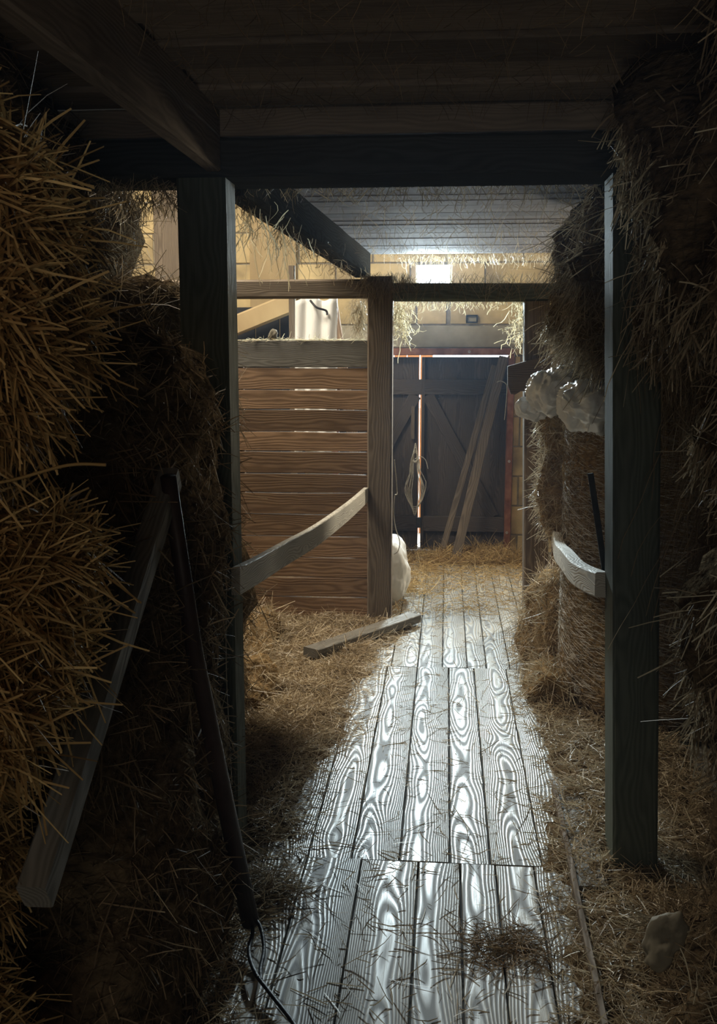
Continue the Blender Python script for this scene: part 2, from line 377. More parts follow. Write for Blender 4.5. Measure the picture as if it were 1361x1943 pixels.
# back wall of blocks, mortar behind the joints
DX0, DX1, DZ = -.93, .543, 1.665           # door hole
WX0, WX1, WZ0, WZ1 = -.245, .022, 2.06, 2.325
YB = 8.25
W3 = (1.69, 2.11, 1.32, 1.98)
wall = empty('wall_back', (0, YB, 0)); tag(wall, kind='structure')
def mort(x0, z0, x1, z1): box('mortar_bed', (x0, YB+.008, z0), (x1, YB+.16, z1), 'mortar', wall, bev=0)
mort(-4, -.1, DX0, 4.2); mort(DX1, -.1, W3[0], 4.2); mort(W3[1], -.1, 2.3, 4.2); mort(W3[0], -.1, W3[1], W3[2]); mort(W3[0], W3[3], W3[1], 4.2); mort(DX0, DZ, WX0, 4.2); mort(WX1, DZ, DX1, 4.2); mort(WX0, DZ, WX1, WZ0); mort(WX0, WZ1, WX1, 4.2)
W_HOLES = [(DX0, DX1, -1, DZ), (-1.1, .70, 1.67, 1.852), (WX0, WX1, WZ0, WZ1), W3]
def subtract(rects, h):
    out = []
    for (x0, x1, z0, z1) in rects:
        a, b, c, e = h
        if x1 <= a or x0 >= b or z1 <= c or z0 >= e: out.append((x0, x1, z0, z1)); continue
        if x0 < a: out.append((x0, a, z0, z1))
        if x1 > b: out.append((b, x1, z0, z1))
        xa, xb = max(x0, a), min(x1, b)
        if z0 < c: out.append((xa, xb, z0, c))
        if z1 > e: out.append((xa, xb, e, z1))
    return out
for r in range(18):
    z0 = -.106+.245*r; x = -4.2+(.3 if r % 2 else 0)
    while x < 2.2:
        rects = [(max(x, -4), min(x+.6, 2.3), max(z0, -.02), min(z0+.245, 4.2))]
        for h in W_HOLES: rects = subtract(rects, h)
        for (s0, s1, a, b) in rects:
            if s1-s0 < .03 or b-a < .025: continue
            j = .005+random.random()*.003
            box('block', (s0+j, YB-random.random()*.004, a+j), (s1-j, YB+.12, b-j), 'block', wall, bev=.004)
        x += .6
box('lintel', (-1.1, YB-.004, 1.672), (.70, YB+.14, 1.848), 'conc', wall, bev=.006)
# window in the back wall
wn = box('window_1', (WX0-.0, YB+.05, WZ0), (WX0+.012, YB+.12, WZ1), 'pale'); tag(wn, kind='structure')
box('window_frame', (WX1-.012, YB+.05, WZ0), (WX1, YB+.12, WZ1), 'pale', wn)
box('window_frame', (WX0+.012, YB+.05, WZ0), (WX1-.012, YB+.12, WZ0+.012), 'pale', wn)
w3 = box('window_3', (W3[0], YB+.04, W3[2]), (W3[0]+.03, YB+.12, W3[3]), 'pale'); tag(w3, kind='structure')
box('window_frame', (W3[1]-.03, YB+.04, W3[2]), (W3[1], YB+.12, W3[3]), 'pale', w3)
box('window_frame', (W3[0]+.03, YB+.04, W3[3]-.03), (W3[1]-.03, YB+.12, W3[3]), 'pale', w3)
# steel door frame
tr = box('trim_1', (DX0, YB-.06, 1.612), (DX1, YB+.02, 1.668), 'rust', bev=.006); tag(tr, kind='structure')
box('door_jamb', (.492, YB-.065, 0), (.543, YB+.02, 1.612), 'rust', tr, bev=.006)
box('door_jamb', (DX0, YB-.065, 0), (DX0+.05, YB+.02, 1.612), 'rust', tr, bev=.006)
def washer(x, z):
    bm = bmesh.new()
    n = 14
    ring = []
    for r_, yy in ((.010, 0), (.010, -.006), (.0045, -.006), (.0045, 0)):
        ring.append([bm.verts.new((r_*math.cos(2*math.pi*k/n), yy, r_*math.sin(2*math.pi*k/n))) for k in range(n)])
    for a in range(3):
        for k in range(n): bm.faces.new((ring[a][k], ring[a][(k+1) % n], ring[a+1][(k+1) % n], ring[a+1][k]))
    me = bpy.data.meshes.new('washer'); bm.to_mesh(me); bm.free()
    o = link('washer', me, 'steel', None, (x, YB-.066, z)); o.parent = tr; o.matrix_parent_inverse = Matrix.Translation(-Vector(tr.location))
washer(.18, 1.64); washer(.518, 1.36); washer(.518, .76); washer(.513, .17)
# double barn door, boards slightly apart, a gap between the leaves
dr = empty('door_1', (-.2, YB+.03, 0)); tag(dr, kind='structure')
def boards(x0, x1, n):
    st = (x1-x0)/n
    for k in range(n): loft('door_board', [(x0+st*(k+.5), YB+.035, .0), (x0+st*(k+.5), YB+.035, 1.597)], .028, st-.0002, 'door', dr, up=(1, 0, 0), ch=.02)
boards(-.88, -.224, 5); boards(-.200, .510, 5)
loft('rail', [(-.88, YB+.005, 1.355), (-.196, YB+.005, 1.355)], .03, .125, 'door', dr)
loft('rail', [(-.18, YB+.005, 1.355), (.505, YB+.005, 1.355)], .03, .125, 'door', dr)
loft('rail', [(-.88, YB+.005, .225), (-.23, YB+.005, .225)], .03, .13, 'door', dr)
loft('rail', [(-.18, YB+.005, .225), (.505, YB+.005, .225)], .03, .13, 'door', dr)
loft('brace', [(-.15, YB+.005, 1.29), (.40, YB+.005, .29)], .026, .10, 'door', dr, up=(.87, 0, .5))
loft('brace', [(-.25, YB+.005, 1.29), (-.80, YB+.005, .29)], .026, .10, 'door', dr, up=(.87, 0, -.5))
loft('meeting_strip', [(-.186, YB+.004, .03), (-.186, YB+.004, 1.59)], .03, .028, 'door', dr, up=(1, 0, 0))
loft('handle', [(-.268, YB+.004, .93), (-.268, YB+.004, 1.20)], .03, .03, 'bpost', dr, up=(1, 0, 0))
box('latch', (-.235, YB-.02, .19), (-.19, YB+.02, .275), 'iron', dr)
# outdoors, seen only through the gaps
tag(box('ground', (-6, 8.6, -.2), (6, 30, -.05), 'ground', bev=0), kind='structure')
ow = empty('gap_glow_boards', (-.24, 9.3, 0)); tag(ow, 'orange boards added outside to give the door gap a sunlit tint', 'fence')
for k in range(4): box('board', (-.60+k*.12, 9.3, -.05), (-.485+k*.12, 9.33, 1.95), 'orange', ow)  # boards added only to colour the door gap like sunlit wood

# ================================================================ TIMBERS
def post(x0, x1, y0, y1, z1, mat, label, group=None, z0=0, lean=0):
    o = loft('timber_post', [((x0+x1)/2, (y0+y1)/2, z0), ((x0+x1)/2+lean, (y0+y1)/2, z1)], y1-y0, x1-x0, mat, up=(1, 0, 0), ch=.06, wav=.003, wavf=2)
    return tag(o, label, 'post', group)
post(-.808, -.660, 3.03, 3.18, 2.155, 'post', 'dark front timber post on the left, half buried in hay')
post(.552, .692, 3.03, 3.20, 2.155, 'post', 'dark front timber post on the right, its left edge catching light', lean=-.085)
post(-.464, -.318, 5.93, 6.07, 2.075, 'bpost', 'brown timber post in the middle, at the end of the board fence')
post(.487, .632, 5.93, 6.07, 1.93, 'bpost', 'brown rear timber post on the right with a pale left edge', lean=-.045)
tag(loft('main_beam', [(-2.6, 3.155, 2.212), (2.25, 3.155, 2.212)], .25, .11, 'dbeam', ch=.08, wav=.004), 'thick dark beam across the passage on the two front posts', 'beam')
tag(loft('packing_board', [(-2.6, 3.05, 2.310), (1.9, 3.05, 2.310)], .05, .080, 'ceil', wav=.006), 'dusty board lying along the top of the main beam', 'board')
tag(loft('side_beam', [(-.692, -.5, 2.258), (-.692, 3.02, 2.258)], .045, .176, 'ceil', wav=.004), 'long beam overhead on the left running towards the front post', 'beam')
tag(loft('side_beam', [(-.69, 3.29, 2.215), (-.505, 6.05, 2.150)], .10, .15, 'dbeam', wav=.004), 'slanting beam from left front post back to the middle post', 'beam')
tag(loft('cross_rail', [(-2.3, 5.995, 2.007), (-.466, 5.995, 2.007)], .10, .108, 'bpost', wav=.003), 'brown cross rail above the board fence', 'beam')
tag(loft('cross_rail', [(-.316, 5.995, 1.986), (.9, 5.995, 1.978)], .11, .102, 'post', wav=.003), 'dark cross rail over the doorway under the bright window', 'beam')
tag(loft('vertical_board', [(-2.16, 7.8, 0), (-2.16, 7.8, 3.6)], .04, .20, 'bpost', up=(1, 0, 0), wav=.003), 'brown upright board seen left of the front post', 'board')
tag(box('wall_panel', (-1.60, YB-.035, 0), (-1.22, YB-.008, 4.1), 'tanboard'), 'tan upright panel on the pale block wall', 'panel')
# board fence
fn = empty('board_fence', (-1.3, 5.97, 0)); tag(fn, 'fence of brown horizontal boards with thin bright gaps, left of the middle post', 'fence')
fz = [1.711, 1.549, 1.419, 1.3, 1.169, 1.049, .915, .797, .665, .529, .398, .273, .151, .015]
for k, (a, b) in enumerate(zip(fz[:-1], fz[1:])):
    gp = random.uniform(.003, .007)
    o = loft('board', [(-2.3, 5.975+random.uniform(-.006, .006), (a+b)/2+random.uniform(-.002, .002)), (-.466, 5.975, (a+b)/2)], .035 if k == 0 else .025, a-b-gp, 'greybd' if k == 0 else 'fence', fn, wav=0, ch=.12)
    if k: # waney edges: rebuild with wobble in height
        me = o.data; bpy.data.objects.remove(o)
        A = Vector((-2.3, 5.975+random.uniform(-.006, .006), (a+b)/2)); B = Vector((-.466, 5.975, (a+b)/2))
        o = loft('board', [A, B], a-b-gp*1.0, .025, 'fence', fn, up=(0, 1, 0), ch=.1, wav=.006, wavf=2.2)
    if k == 0: o['label'] = 'grey wide top board'
bt = loft('batten', [(-1.25, 6.0, .02), (-1.25, 6.0, 1.70)], .03, .07, 'fence', fn, up=(1, 0, 0))
# bent boards along both sides
tag(loft('bent_board', smoothpts([(-.472, 5.93, .795), (-.505, 5.15, .82), (-.554, 4.24, .86), (-.603, 3.69, .89), (-.63, 3.29, .915), (-.645, 3.0, .94)], 4), .028, .088, 'pale', ch=.1), 'pale bowed board sloping from the left front post to the middle post', 'board')
tag(loft('bent_board', smoothpts([(.62, 5.75, .68), (.585, 5.2, .69), (.545, 4.7, .715), (.505, 4.1, .80), (.49, 3.65, .845), (.50, 3.37, .88), (.508, 3.18, .91)], 4), .05, .082, 'pale', ch=.1), 'pale bowed board in front of the net-wrapped round bale', 'board')
tag(loft('loose_board', [(-.70, 5.10, .062), (-.175, 5.93, .045)], .10, .05, 'greybd', ch=.08, wav=.003), 'grey loose board lying on the straw below the middle post', 'board')
tag(loft('floor_strip', [(.400, 1.9, .022), (.425, 3.60, .022)], .018, .04, 'bpost', wav=.004), 'narrow batten half buried in straw on the right', 'board')
tag(loft('loose_board', [(.475, 3.62, .018), (.47, 2.9, .018)], .10, .02, 'greybd', wav=.003), 'dusty short board in straw left of the right front post', 'board')
# leaning planks at the door
tag(loft('leaning_plank', [(.088, 7.78, .005), (.455, 8.17, 1.60)], .075, .032, 'bpost', up=(0, -1, .2), ch=.1), 'wide brown plank leaning against the barn door frame', 'plank')
tag(loft('leaning_plank', [(-.03, 7.90, .005), (.385, 8.20, 1.53)], .05, .022, 'bpost', up=(0, -1, .2), ch=.1), 'narrow plank leaning behind the wider plank at the door', 'plank')
# shaped board on the rear right post
pb = prism('shaped_board', [(.352, 1.560), (.62, 1.635), (.62, 1.25), (.487, 1.25), (.484, 1.400), (.462, 1.417), (.43, 1.417), (.40, 1.398), (.375, 1.400), (.355, 1.45)], 5.895, 5.927, 'bpost')
tag(pb, 'notched brown board fixed across the rear right post', 'board')
tag(loft('upright_board', [(.70, 6.0, 0), (.70, 6.0, 1.9)], .03, .11, 'fence', up=(1, 0, 0), wav=.003), 'red-brown upright board right of the rear right post', 'board')
# tall left part: sloping beam, black opening, white cloth, leaning board
tag(loft('sloping_beam', [(-1.95, 7.62, 1.70), (-1.14, 7.62, 2.015)], .10, .145, 'tanboard', up=(-.35, 0, .93), wav=.004), 'pale sloping beam above the fence at the far left', 'beam')
bk = empty('opening_shade_boards', (-1.5, 7.8, 0)); tag(bk, 'black boards standing in for the dark opening under the sloping beam', 'partition')
for k in range(5): box('board', (-2.05+k*.19, 7.80, 0), (-1.865+k*.19, 7.83, 1.98), 'black', bk)  # black boards put where there is only the shade of an opening
tag(loft('vertical_board', [(-1.115, 7.3, 0), (-1.115, 7.3, 2.25)], .05, .045, 'bpost', up=(1, 0, 0), wav=.003), 'thin brown upright beside the hanging white cloth', 'board')
tag(loft('leaning_board', [(-.567, 7.75, 0), (-.88, 7.75, 2.02)], .04, .085, 'fence', up=(1, 0, .15), wav=.003), 'red-brown board leaning on block wall beside the white cloth', 'board')
# hanging cloth
def cloth():
    V = []; Fc = []; nu, nv = 40, 24
    for j in range(nv+1):
        for i in range(nu+1):
            u = i/nu; v = j/nv
            x = -1.085+.30*u-.03*v*math.sin(u*3); z = 2.02-1.1*v-.02*math.cos(u*9)
            y = 7.25-.035*math.sin(u*17+v*1.2)*(.4+v)-.02*mn.noise((u*6, v*3, 1))-.05*v
            V.append((x+.94, y-7.25, z-1.5))
    for j in range(nv):
        for i in range(nu):
            a = j*(nu+1)+i; Fc.append((a, a+1, a+nu+2, a+nu+1))
    o = link('hanging_cloth', pmesh('hanging_cloth', V, Fc, True), 'cloth', None, (-.94, 7.25, 1.5))
    m = o.modifiers.new('thick', 'SOLIDIFY'); m.thickness = .004
    tag(o, 'white cloth hanging in folds above the board fence', 'cloth')
    tube('tie', smoothpts([(-.97, 7.2, 2.0), (-.92, 7.16, 1.95), (-.86, 7.2, 1.93), (-.85, 7.2, 1.90)]), .008, 'iron', o)
cloth()
# little lump on the fence top
V, Fc = lump((-1.03, 5.975, 1.742), (.05, .04, .06), k=2.5, amp=.014, f=40, sub=3, seed=3)
o = link('plaster_lump', pmesh('plaster_lump', [v-Vector((-1.03, 5.975, 1.742)) for v in V], Fc, True), 'rag', None, (-1.03, 5.975, 1.742)); tag(o, 'small pale crumbly lump on top of the board fence', 'lump')
# junction box above the door
jb = empty('junction_box', (.197, YB, 1.90)); tag(jb, 'small square box on the wall above the barn door', 'box')
for lo, hi in (((.150, YB-.03, 1.868), (.244, YB, 1.878)), ((.150, YB-.03, 1.922), (.244, YB, 1.932)), ((.150, YB-.03, 1.878), (.160, YB, 1.922)), ((.234, YB-.03, 1.878), (.244, YB, 1.922))): box('rim', lo, hi, 'iron', jb)
box('back_plate', (.160, YB-.008, 1.878), (.234, YB-.002, 1.922), 'conc', jb)
# twine hanks on the door
for k, (rx, c1) in enumerate([(0, 0)]):
    th = empty('twine_hank', (-.24, YB-.05, .55)); tag(th, 'pale twine hank knotted on the barn door edge', 'rope')
    for q in range(6):
        ph = random.random()*.5; wd = .02+.008*q
        loop = [(-.245+math.sin(a)*wd*(1.5 if math.cos(a) < 0 else .8), YB-.045-.004*q, .60+.30*math.cos(a)*(1-.05*q)) for a in [i*math.pi/8+ph for i in range(17)]]
        tube('strand', smoothpts(loop, 2), .0028, 'rope', th, seg=5)
    tube('strand', smoothpts([(-.25, YB-.05, .77), (-.20, YB-.05, .79), (-.16, YB-.05, .76), (-.14, YB-.05, .69)]), .003, 'rope', th, seg=5)
    tube('knot', smoothpts([(-.262, YB-.055, .76), (-.245, YB-.06, .745), (-.225, YB-.055, .765)]), .009, 'rope', th, seg=6)
tag(tube('hanging_string', smoothpts([(-.305, 6.0, 1.0), (-.29, 6.05, .80), (-.302, 6.0, .78), (-.308, 6.0, .68), (-.295, 6.0, .58), (-.27, 6.0, .50), (-.28, 6.0, .44), (-.305, 6.0, .42)]), .003, 'rope', seg=5), 'knotted pale string hanging down the middle post', 'rope')
tag(tube('string_loop', smoothpts([(.40, 8.10, 1.40), (.43, 8.08, 1.41), (.47, 8.08, 1.39), (.482, 8.1, 1.35), (.475, 8.1, 1.2), (.468, 8.12, 1.1)]), .003, 'rope', seg=5), 'pale string looped round the leaning plank at the frame', 'rope')
tag(tube('hanging_string', smoothpts([(-.668, 2.98, 1.0), (-.672, 2.96, .7), (-.665, 2.95, .45), (-.655, 2.93, .3)]), .0016, 'rope', seg=5), 'thin pale string on the left front post', 'rope')
# white sack behind the middle post
V, Fc = lump((-.43, 6.5, .21), (.40, .34, .46), k=3, amp=.03, f=6, sub=5, seed=11)
V2 = []
for v in V:
    t = max(0, (v.z-.05)/.45); V2.append(Vector((v.x+.0*t, v.y, max(v.z, .0)))-Vector((-.43, 6.5, 0)))
o = link('white_sack', pmesh('white_sack', V2, Fc, True), 'cloth', None, (-.43, 6.5, 0)); tag(o, 'plump white sack slumped behind the middle post', 'sack')

# ================================================================ NEAR LEFT: leaning timber, pole, cord
tag(loft('leaning_timber', [(-.612, 1.36, .83), (-.632, 2.25, 1.36)], .058, .045, 'greybd', up=(1, 0, .0), ch=.08, wav=.003), 'squared timber leaning in the near left straw bales', 'timber')
tag(tube('long_pole', [(-.535, 2.59, .045), (-.566, 2.43, .50), (-.595, 2.28, .94), (-.612, 2.16, 1.374)], .026, 'pole', seg=14, r1=.018), 'dark wooden pole leaning on the left hay, foot on floor', 'pole')
cl = tube('black_cord', smoothpts([(-.535, 2.59, .06), (-.52, 2.55, .04), (-.515, 2.47, .03), (-.48, 2.38, .03), (-.43, 2.31, .025), (-.35, 2.20, .02), (-.30, 2.1, .02)]), .006, 'cord'); tag(cl, 'black cord trailing from the foot of the dark pole', 'cord')
tube('loop', smoothpts([(-.535, 2.60, .06), (-.50, 2.56, .05), (-.475, 2.48, .035), (-.47, 2.40, .03), (-.46, 2.35, .028)]), .006, 'cord', cl)

# ================================================================ STRAW BALES AND HAY
NL, NW = (.03, .10), (.0022, .0042)
furry('straw_bale', [lump((-.80, 1.34, 1.78), (.52, .50, .40), k=4, amp=.05, f=5, seed=1), lump((-.66, 1.30, 1.62), (.20, .30, .20), k=2.5, amp=.03, f=8, seed=8, sub=3)], 9000, 'bale', 'nstraw', 'golden straw bale at the upper left edge, topmost of the near stack', 'bale', group='straw bales stacked at the left edge', out=.4, hang=.8, L=NL, W=NW)
furry('straw_bale', [lump((-.81, 1.36, 1.25), (.50, .5, .36), k=4, amp=.045, f=5, seed=2)], 8000, 'bale', 'nstraw', 'golden straw bale at mid left, below the dark gap', 'bale', group='straw bales stacked at the left edge', out=.35, L=NL, W=NW)
furry('straw_bale', [lump((-.96, 1.32, .86), (.50, .5, .36), k=4, amp=.045, f=5, seed=3)], 6000, 'bale', 'nstraw', 'golden straw bale low at left edge beside the leaning timber', 'bale', group='straw bales stacked at the left edge', out=.35, L=NL, W=NW)
furry('straw_bale', [lump((-.98, 1.35, .34), (.5, .5, .62), k=4, amp=.045, f=5, seed=4)], 5000, 'bale', 'nstraw', 'straw bale in the bottom left corner of the stack', 'bale', group='straw bales stacked at the left edge', out=.35, L=NL, W=NW)
# dark hay pile left, kept out of the view of the gap beside the post
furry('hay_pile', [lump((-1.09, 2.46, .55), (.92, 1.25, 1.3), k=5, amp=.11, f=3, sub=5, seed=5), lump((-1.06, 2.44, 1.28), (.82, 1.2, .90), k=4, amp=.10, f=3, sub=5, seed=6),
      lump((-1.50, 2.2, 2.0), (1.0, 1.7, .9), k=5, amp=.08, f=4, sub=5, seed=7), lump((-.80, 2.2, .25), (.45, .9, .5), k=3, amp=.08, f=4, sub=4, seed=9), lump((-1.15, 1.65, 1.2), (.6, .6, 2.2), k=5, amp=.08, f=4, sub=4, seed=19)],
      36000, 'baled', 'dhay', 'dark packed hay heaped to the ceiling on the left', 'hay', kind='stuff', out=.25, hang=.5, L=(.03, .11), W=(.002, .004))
furry('hay_pile', [lump((-1.34, 3.75, .83), (.95, 1.2, 2.08), k=5, amp=.10, f=3.5, sub=5, seed=15), lump((-1.68, 3.8, 1.98), (.90, 1.0, .6), k=4, amp=.09, f=4, sub=4, seed=16)],
      16000, 'baled', 'hay', 'hay piled behind the left front post up to the beam', 'hay', kind='stuff', out=.4, L=(.05, .14), W=(.002, .0035))
furry('hay_heap', [lump((-1.35, 5.2, .04), (.9, 1.2, .34), k=3, amp=.10, f=4, sub=4, seed=21), lump((-.98, 4.5, .05), (.35, .5, .26), k=2.5, amp=.07, f=6, sub=4, seed=22)],
      6000, 'bale', 'litter', 'loose straw heaped at the foot of the board fence', 'straw', kind='stuff', out=.5, L=(.05, .14), W=(.002, .0035))
# right side
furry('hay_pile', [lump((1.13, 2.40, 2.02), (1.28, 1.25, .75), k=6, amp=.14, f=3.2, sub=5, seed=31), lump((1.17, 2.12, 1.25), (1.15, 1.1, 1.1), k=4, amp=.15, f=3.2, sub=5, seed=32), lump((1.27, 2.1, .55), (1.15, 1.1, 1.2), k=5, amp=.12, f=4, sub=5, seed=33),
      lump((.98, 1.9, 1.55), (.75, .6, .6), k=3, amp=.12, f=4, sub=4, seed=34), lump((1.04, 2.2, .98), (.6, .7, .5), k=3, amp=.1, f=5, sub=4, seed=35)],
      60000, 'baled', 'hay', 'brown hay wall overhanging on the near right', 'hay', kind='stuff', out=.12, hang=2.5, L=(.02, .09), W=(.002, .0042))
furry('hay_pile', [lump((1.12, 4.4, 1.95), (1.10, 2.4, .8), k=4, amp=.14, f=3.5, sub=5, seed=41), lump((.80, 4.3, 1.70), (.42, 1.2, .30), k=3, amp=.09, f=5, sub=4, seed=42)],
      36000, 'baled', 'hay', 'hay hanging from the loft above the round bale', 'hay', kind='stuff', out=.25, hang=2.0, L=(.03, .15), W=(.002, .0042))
furry('straw_bale', [lump((.735, 5.3, 1.05), (.46, .55, .86), k=3.5, amp=.08, f=6, sub=4, seed=51)], 6000, 'bale', 'litter', 'ragged straw bale standing between round bale and rear right post', 'bale', out=.7, L=(.04, .10), W=(.002, .003))
furry('hay_heap', [lump((.70, 5.25, .12), (.50, .6, .80), k=3, amp=.09, f=5, sub=4, seed=52), lump((.56, 4.75, .02), (.30, .5, .25), k=2.5, amp=.06, f=8, sub=4, seed=53)],
      7000, 'bale', 'litter', 'straw heap on the floor at the foot of the rear right post', 'straw', kind='stuff', out=.6, L=(.04, .13), W=(.002, .0035))
furry('hay_heap', [lump((1.0, 2.35, .0), (.85, 1.2, .30), k=2.5, amp=.09, f=5, sub=5, seed=55)],
      9000, 'baled', 'hay', 'dark straw heap on the floor round the right front post', 'straw', kind='stuff', out=.6, L=(.04, .13), W=(.002, .0035), keep=lambda c, n: np.clip(n[:, 2], .02, 1))

# round bale in net wrap
rb = empty('round_bale', (1.23, 4.78, 0)); tag(rb, 'round hay bale in pale net wrap standing on its end', 'bale')
V = []; Fc = []; nr, nz = 72, 40
def rr(a, z): return .645+.012*mn.noise((math.cos(a)*4, math.sin(a)*4, z*5))+.02*mn.noise((math.cos(a)*2, math.sin(a)*2, z*1.5+5))+(.015*math.sin(z*7))
for j in range(nz+1):
    z = 1.42*j/nz
    for i in range(nr):
        a = 2*math.pi*i/nr; r = rr(a, z)*(1 if 0 < j < nz else .93); V.append((r*math.cos(a), r*math.sin(a), z))
for j in range(nz):
    for i in range(nr): Fc.append((j*nr+i, j*nr+(i+1) % nr, (j+1)*nr+(i+1) % nr, (j+1)*nr+i))
Fc.append(tuple(range(nz*nr, (nz+1)*nr)))
bb = link('hay_core', pmesh('hay_core', V, Fc, True), 'bale'); bb.parent = rb
n = 9000; a = rng.uniform(2.3, 5.4, n); z = rng.uniform(.02, 1.45, n); nn = np.stack([np.cos(a), np.sin(a), 0*a], 1)
P = nn*(.645+.02*rng.random((n, 1)))+np.array([[1.23, 4.78, 0]]); P[:, 2] = z
D = nrm(np.cross(nn, rng.normal(size=(n, 3))))+nn*np.abs(rng.normal(size=(n, 1)))*.2
s = strands('loose_straw', P, D, rng.uniform(.03, .09, n), rng.uniform(.002, .003, n), 'hay', rb); s['kind'] = 'stuff'
# net threads : short chords round the bale
n = 9000; a = rng.uniform(2.2, 5.4, n); z = np.round(rng.uniform(.05, 1.38, n)/.016)*.016+rng.normal(size=n)*.002; nn = np.stack([np.cos(a), np.sin(a), 0*a], 1)
P = nn*.664+np.array([[1.23, 4.78, 0]]); P[:, 2] = z
D = np.stack([-np.sin(a), np.cos(a), .18*np.where(rng.random(n) < .5, 1, -1)], 1)
s = strands('net_wrap', P, D, np.full(n, .075), np.full(n, .0016), 'net', rb, bend=.02); s['kind'] = 'stuff'
# white film crumpled over the top of the bale
def film(name, c, size, seed, label, amp=.06, drop=.15):
    V, Fc = lump(c, size, k=2.4, amp=0, f=1, sub=5)
    cc = Vector(c); out = []
    for v in V:
        q = v-cc; dv = q.normalized()
        g = Vector((q.x*11+seed, q.y*11, q.z*4)); cr = abs(mn.noise(g))*1.0+abs(mn.noise(g*2.3))*.55+abs(mn.noise(g*5))*.25
        out.append(q+dv*(.35-cr)*amp+Vector((0, 0, -drop*max(0, mn.noise(q*7+Vector((seed, 3, 0)))))))
    o = link(name, pmesh(name, out, Fc, True), 'film', None, c); tag(o, label, 'plastic'); return o
film('plastic_film', (.49, 4.60, 1.475), (.26, .42, .20), 2, 'white plastic film bunched over the left shoulder of the round bale', drop=.05)
film('plastic_film', (.62, 4.15, 1.45), (.32, .5, .17), 5, 'white plastic film crumpled beside the right front post', drop=.10)
film('plastic_film', (.40, 4.70, 1.385), (.14, .14, .10), 9, 'small blown out white plastic pouch at the left end', amp=.05, drop=.0)
# dark iron bar behind the right bowed board
tag(loft('iron_bar', [(.49, 3.42, 1.24), (.553, 3.40, .88)], .012, .020, 'iron', up=(1, 0, .1)), 'dark flat bar slanting behind right front post', 'bar')
# rag in the bottom right straw
V, Fc = lump((0, 0, 0), (.09, .16, .03), k=2.2, amp=.022, f=14, sub=4, seed=61)
o = link('rag', pmesh('rag', V, Fc, True), 'rag', None, (.575, 2.42, .15)); o.rotation_euler = (.9, .35, -.6); tag(o, 'dusty grey rag crumpled in the bottom right straw', 'rag')

# ================================================================ LITTER ON THE FLOOR
def ns(x, y, f, s): return mn.noise((x*f+s, y*f, s))
def dens(x, y):
    lb = float(np.interp(y, [2, 2.4, 3.0, 3.6, 4.4, 5.1, 6.0], [-.46, -.50, -.50, -.42, -.36, -.30, -.18]))+.09*ns(x, y, 3.5, 2)+.05*ns(x, y, 13, 1)
    rbd = float(np.interp(y, [2, 2.6, 3.3, 3.7, 4.2, 4.7, 5.6, 6], [.33, .33, .33, .42, .40, .36, .40, .45]))+.06*ns(x, y, 5, 7)+.04*ns(x, y, 14, 2)
    if y < 6.15:
        l = max(0., min(1., (lb+.05-x)/.24)); r = max(0., min(1., (x-rbd+.04)/.16)); return max(l, r)
    b = float(np.interp(y, [6.1, 6.6, 7.4, 8.2], [.05, .30, .5, .9]))+.55*ns(x, y, 2.5, 4)+(.25 if x < -.05 else 0)
    return max(0., min(1., b))
def height(x, y):
    dd = dens(x, y); return -.022+dd*(.042+.030*ns(x, y, 5, 9)+.018*ns(x, y, 17, 3))*(1.0 if y < 6 else .6)
def heap_field(name, x0, x1, y0, y1, step, mat):
    nx = int((x1-x0)/step); ny = int((y1-y0)/step)
    V = []; ok = {}; Fc = []
    for j in range(ny+1):
        for i in range(nx+1):
            x = x0+i*step; y = y0+j*step; V.append((x, y, height(x, y)))
    for j in range(ny):
        for i in range(nx):
            q = (j*(nx+1)+i, j*(nx+1)+i+1, (j+1)*(nx+1)+i+1, (j+1)*(nx+1)+i)
            if max(V[k][2] for k in q) > -.004: Fc.append(q)
    return link(name, pmesh(name, V, Fc, True), mat)
def litter(name, x0, x1, y0, y1, n, mat, label, sparse=.02, L=(.025, .09), bmat='baled', W=(.0018, .0034)):
    o = heap_field(name, x0, x1, y0, y1, .03, bmat); tag(o, label, 'straw', kind='stuff')
    X = []; 
    while len(X) < n:
        x = random.uniform(x0, x1); y = y0+(y1-y0)*random.random()**1.15
        dd = dens(x, y)
        if random.random() < max(dd, sparse): X.append((x, y, max(height(x, y), 0)+random.random()*(.003+.016*dd)))
    P = np.array(X); D = rng.normal(size=(n, 3)); D[:, 2] = np.abs(D[:, 2])*.25
    s = strands('loose_straw', P, D, rng.uniform(L[0], L[1], n)*rng.choice([.5, 1, 1, 1.4], n), rng.uniform(W[0], W[1], n), mat, o, bend=.25, zmin=.001); s['kind'] = 'stuff'
    return o
litter('floor_straw', -1.2, .10, 1.9, 6.1, 42000, 'litter', 'loose straw strewn over the left side of the floorboards', sparse=.035)
litter('floor_straw', .10, 1.0, 1.9, 6.1, 24000, 'litter', 'loose straw strewn along the right side of the floorboards', sparse=.04)
litter('floor_straw', -1.9, .66, 6.1, 8.2, 14000, 'straw', 'golden straw covering the floor in front of the barn door', sparse=.1, bmat='bale', L=(.04, .13))
# tuft on the near boards
n = 500; P = np.stack([rng.normal(.19, .07, n), rng.normal(2.60, .05, n), rng.random(n)*.02], 1)
tag(strands('straw_tuft', P, rng.normal(size=(n, 3))*[1, 1, .2], rng.uniform(.03, .09, n), np.full(n, .0025), 'dhay', zmin=.001), 'small dark tuft of straw on the near floorboards', 'straw', kind='stuff')
n = 700; P = np.stack([rng.normal(-.52, .06, n), rng.normal(2.83, .05, n), rng.random(n)*.05], 1)
tag(strands('straw_tuft', P, rng.normal(size=(n, 3))*[1, 1, .3], rng.uniform(.03, .09, n), np.full(n, .0025), 'hay', zmin=.001), 'straw tuft beside the left front post foot', 'straw', kind='stuff')
